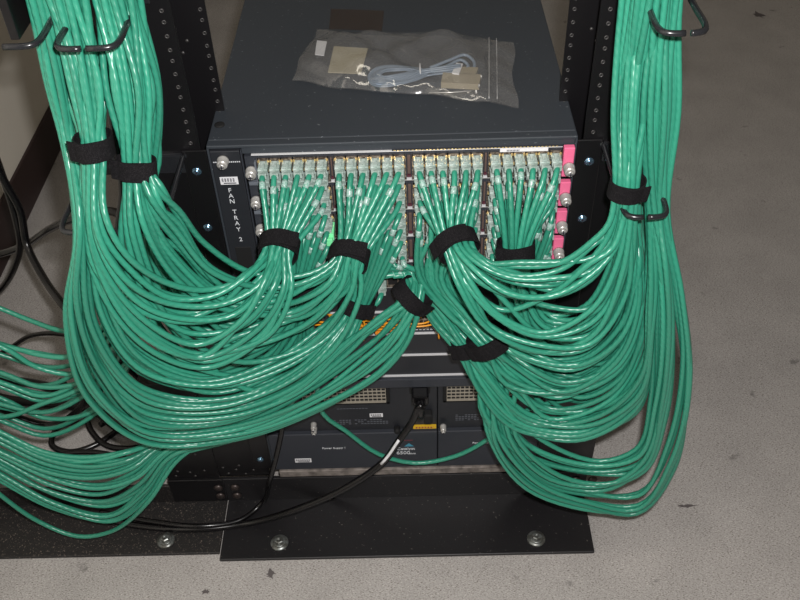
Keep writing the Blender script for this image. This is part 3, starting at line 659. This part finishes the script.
cord([(-30, 370, .25), (10, 348, .22), (30, 336, .20), (60, 334, .16), (100, 345, .1), (140, 380, .08)], 'thin black cord arching between the lone green cable and the rest', .004)
cord([(160, 400, '.01'), (125, 425, '.01'), (95, 445, '.01'), (70, 452, '.01'), (52, 445, '.012'), (58, 428, '.012'), (85, 418, '.014'), (95, 402, '.02'), (110, 370, '.05')], 'black cord coiled on the floor, left one of the two coils', .0055)
cord([(60, 380, '.03'), (80, 400, '.02'), (92, 432, '.018'), (108, 446, '.014'), (135, 448, '.012'), (165, 440, '.012'), (175, 425, '.012'), (150, 410, '.012'), (120, 415, '.02'), (100, 425, '.028')], 'black cord coiled on the floor, right one of the two coils', .0055)
cord([(20, 470, '.01'), (60, 455, '.01'), (90, 452, '.014'), (125, 458, '.01'), (170, 470, '.01')], 'black cord lying flat behind the low green swing', .005)
cord([(104, 40, -.02), (112, 120, -.02), (122, 190, -.025), (118, 230, -.03), (124, 290, -.03), (120, 360, .0)], 'black cord hanging between the two strapped left bundles', .004, group=None)
cord([(-60, 350, '.012'), (0, 378, '.012'), (35, 384, '.012'), (80, 395, '.02'), (130, 410, '.02'), (170, 420, '.02')], 'black cord added to darken the gap under the green cables, upper of a pair', .009)  # this thick pair is added to fill the dark gap behind the green cables
cord([(-60, 375, '.012'), (0, 398, '.012'), (40, 404, '.014'), (85, 408, '.024'), (125, 425, '.02'), (170, 440, '.02')], 'black cord added to darken the gap under the green cables, lower of a pair', .009)
cord([(95, 150, .06), (88, 240, .08), (84, 320, .10), (84, 380, .11), (95, 410, .11), (130, 435, '.03'), (180, 445, '.03')], 'black cord slanting down beneath the left loops', .006)
cord([(100, 330, .10), (88, 380, .10), (78, 410, .12), (50, 425, .12), (0, 410, .12), (-50, 380, .14)], 'black cord running behind the green cables toward the left edge', .006)

# orange fibre leads
FLAB = ['orange fibre lead farthest left in the row of small sockets', 'orange fibre lead in the small sockets, second from the left', 'orange fibre lead in the small sockets just left of the slanting strap', 'orange fibre lead right of the slanting strap, second from the strap', 'orange fibre lead right of the slanting strap, third from the strap', 'orange fibre lead farthest right in the row of small sockets', 'orange fibre lead emerging nearest the right side of the slanting strap']
for i, (x0, path) in enumerate([(4, [(362, 319), (345, 322)]), (5, [(385, 318), (372, 320)]), (6, [(400, 318), (388, 323)]), (10, [(445, 306), (418, 318), (404, 318)]), (11, [(450, 312), (425, 323), (408, 324)]), (12, [(455, 314), (430, 325), (404, 327)]), (9, [(432, 308), (415, 314), (400, 316)])]):
    x = SOCK[x0]; s0 = np.array([x, -.012, (CZ[6]+CZ[7])/2+.003])
    t = thing('fibre_lead', s0, FLAB[i], 'fibre lead', 'orange fibre leads left of the strap' if i < 3 else 'orange fibre leads right of the strap')
    m = MB(); m.box(x-.005, x+.005, -.024, -.0085, s0[2]-.004, s0[2]+.004, 0, .0008); m.build('connector', mat('orange_boot_%d' % i, srgb(225, 140, 40), .4) if i < 3 else BEIGE, t)
    pts = [s0+np.array([0, -.01, 0]), s0+np.array([0, -.022, -.004])]+[at(px, py, -.04) for px, py in path]+[at(path[-1][0]-40, path[-1][1]+3, -.03), at(path[-1][0]-75, path[-1][1]-2, -.02)]
    m = MB(); m.tube(spline(pts, 50), .0013, 6); m.build('fibre', ORANGE, t)
# mint connector among the first group
p = at(330, 232, -.02); m = MB(); m.box(p[0]-.0055, p[0]+.0055, -.030, -.0045, p[2]-.006, p[2]+.004, 0, .001); m.box(p[0]-.004, p[0]+.004, -.036, -.029, p[2]-.010, p[2]+.001, 0, .001)
o = m.build('port_plug', MINT, None, origin=p); tag(o, 'bright mint green plastic plug right of the leftmost port group', 'plug')

# ------------------------------------------------------------------ bag of cable on top of the chassis
ZT = .7115
corners = [atz(290, 83, ZT), atz(516, 107, ZT), atz(512, 42, ZT), atz(316, 32, ZT)]
def bagpt(u, v):
    a, b_, c, e = corners; p = (a*(1-u)+b_*u)*(1-v)+(e*(1-u)+c*u)*v
    return p
def bag_sheet(base, amp, seed):
    r = np.random.RandomState(seed); ph = r.rand(8)*6.28; nu, nv = 64, 34; v = []; f = []
    for j in range(nv+1):
        for i in range(nu+1):
            u, w_ = i/nu, j/nv; p = bagpt(u, w_).copy(); e = min(u, 1-u, .25)/.25*min(w_, 1-w_, .22)/.22; e = max(e, 0)**.6
            wr = sum(math.sin((5+3*k)*u*2+ph[k]+(3+2.3*k)*w_*1.7*(-1)**k)*.5/(1+.4*k) for k in range(5))
            side = 1 if u < .88 else .35
            p[2] = ZT+base*.0+e*amp*(1+.28*wr)*side+.0008*(1+math.sin(30*u+20*w_)) + base
            p[1] += .003*math.sin(9*u+2)+.002*math.sin(23*u); p[0] += .003*math.sin(8*w_+1)
            v.append(p)
    for j in range(nv):
        for i in range(nu): a = j*(nu+1)+i; f.append((a, a+1, a+nu+2, a+nu+1))
    return v, f
bag = thing('plastic_bag', (corners[0]+corners[2])/2, 'clear zip-top plastic bag with a cable inside, lying on the switch', 'bag')
m = MB(); v, f = bag_sheet(.0018, .019, 3); m.add(v, f, 0, True); v, f = bag_sheet(.0003, .0012, 5); m.add(v, f, 0, True); m.build('film', FILM, bag)
zs = [bagpt(.885, v_)+np.array([0, 0, .006]) for v_ in np.linspace(.02, .98, 24)]; m = MB(); m.tube(zs, .0009, 6); zs = [q+np.array([.010, 0, -.001]) for q in zs]; m.tube(zs, .0006, 6)
m.build('zip_seam', mat('zip_seam', srgb(190, 190, 190), .25, Alpha=.55), bag)
def quad(pxs, z0, h, name, mt, parent=None, label=None, cat=None):
    P = [atz(x, y, z0) for x, y in pxs]; v = [p for p in P]+[p+np.array([0, 0, h]) for p in P]
    m = MB(); m.add(v, [(3, 2, 1, 0), (4, 5, 6, 7), (0, 1, 5, 4), (1, 2, 6, 5), (2, 3, 7, 6), (3, 0, 4, 7)]); c = sum(P)/4
    o = m.build(name, mt, parent, origin=c)
    if label: tag(o, label, cat)
    return o
quad([(328, 73), (361, 74), (368, 49), (334, 47)], ZT+.0025, .0012, 'paper_slip', PAPER, None, 'folded buff paper slip in the left part of the bag', 'paper')
quad([(315, 55), (324, 56), (327, 42), (317, 41)], ZT+.0025, .001, 'paper_label', WHITE, None, 'small white paper label at the left end of the bag', 'label')
quad([(329, 29), (382, 31), (384, 11), (331, 9)], ZT-.0003, .0004, 'tape_strip', TAPE, None, 'see-through brown tape patch on the switch top behind the bag', 'tape')
rc = thing('ribbon_cable', atz(410, 76, ZT+.004), 'coiled flat blue-grey cable with connectors inside the plastic bag', 'cable')
c0 = atz(408, 75, ZT+.006)
m = MB()
c0 = atz(396, 76, ZT+.006)
for k in range(14):
    q = k % 7; a_ = .0385-.0030*q; b_ = .0300-.0030*q; z = .0022*(k//7)+.0006*q
    pts = [c0+np.array([.004+a_*math.cos(t)-.0005*q, b_*math.sin(t)*abs(math.sin(t/2))**.9+.004*math.cos(t), z+.0008*math.sin(3*t+k)]) for t in np.linspace(.25, 2*math.pi-.25, 48)]
    tail = [c0+np.array([.060+.001*q, .003+.0016*(q-3), z+.003]), c0+np.array([.082, .006+.0016*(q-3), z+.003])]
    if k % 2 == 0: pts = pts+tail
    m.tube(spline(pts[::3]+[pts[-1]], 60), .0013, 6, flat=1.3)
m.tube(spline([atz(430, 68, ZT+.01), atz(450, 60, ZT+.013), atz(465, 55, ZT+.013), atz(474, 62, ZT+.01), atz(470, 75, ZT+.008), atz(462, 80, ZT+.008)], 30), .0022, 6)
m.tube(spline([atz(430, 72, ZT+.01), atz(447, 66, ZT+.013), atz(461, 60, ZT+.013), atz(468, 66, ZT+.01), atz(463, 72, ZT+.008)], 30), .0022, 6)
m.build('coil', RIBBON, rc)
m = MB(); P = atz(420, 70, ZT+.006); m.tube([P+np.array([0, .012*math.cos(t)-.004, .006*math.sin(t)+.002]) for t in np.linspace(0, 6.28, 22)], .0011, 6); m.build('twist_tie', WHITE, rc)
for nm, q in (('serial_connector', [(441, 88), (479, 90), (481, 80), (443, 78)]), ('serial_connector', [(452, 79), (476, 80), (478, 73), (455, 72)])): quad(q, ZT+.003, .008, nm, BEIGE, rc)
quad([(452, 74), (459, 75), (463, 65), (456, 64)], ZT+.011, .002, 'cable_tag', WHITE, rc)
m = MB(); P = atz(461, 86, ZT+.0115)
m.tube([atz(429, 93, ZT+.010), atz(450, 92.5, ZT+.0118), atz(471, 91, ZT+.0115)], .0007, 6)
for x, y in ((479, 87), (476, 93), (481, 78)): P = atz(x, y, ZT+.008); m.rev([(.0016, 0), (.0012, .004)], P, (0, 0, 1), 8)
m.build('thumb_screw', STEEL, rc)

# floor scuffs and crumbs
def scuff(px, py, rx, ry, label, seed):
    r = np.random.RandomState(seed); c = atz(px, py, 0); n = 18
    v = [c+np.array([rx*math.cos(t)*(1+.35*r.randn()), ry*math.sin(t)*(1+.35*r.randn()), .0004]) for t in np.linspace(0, 2*math.pi, n, endpoint=False)]
    m = MB(); m.add(v+[p+np.array([0, 0, .0003]) for p in v], [tuple(range(n, 2*n)), tuple(reversed(range(n)))]+[(k, (k+1) % n, n+(k+1) % n, n+k) for k in range(n)])
    o = m.build('floor_scuff', mat('scuff', srgb(88, 82, 82), .7), None, origin=c); tag(o, label, 'scuff mark')
scuff(686, 506, .013, .0035, 'short dark smear on the floor right of the lowest green loops', 1)
scuff(759, 15, .018, .016, 'dark blotch on the floor near the top right corner', 2)
scuff(271, 574, .006, .007, 'dark chip on the floor below the rack foot, left of centre', 3)
scuff(206, 592, .006, .004, 'small dark chip on the floor at the bottom edge', 4)

for o in bpy.data.objects:
    if '_o' in o: del o['_o']
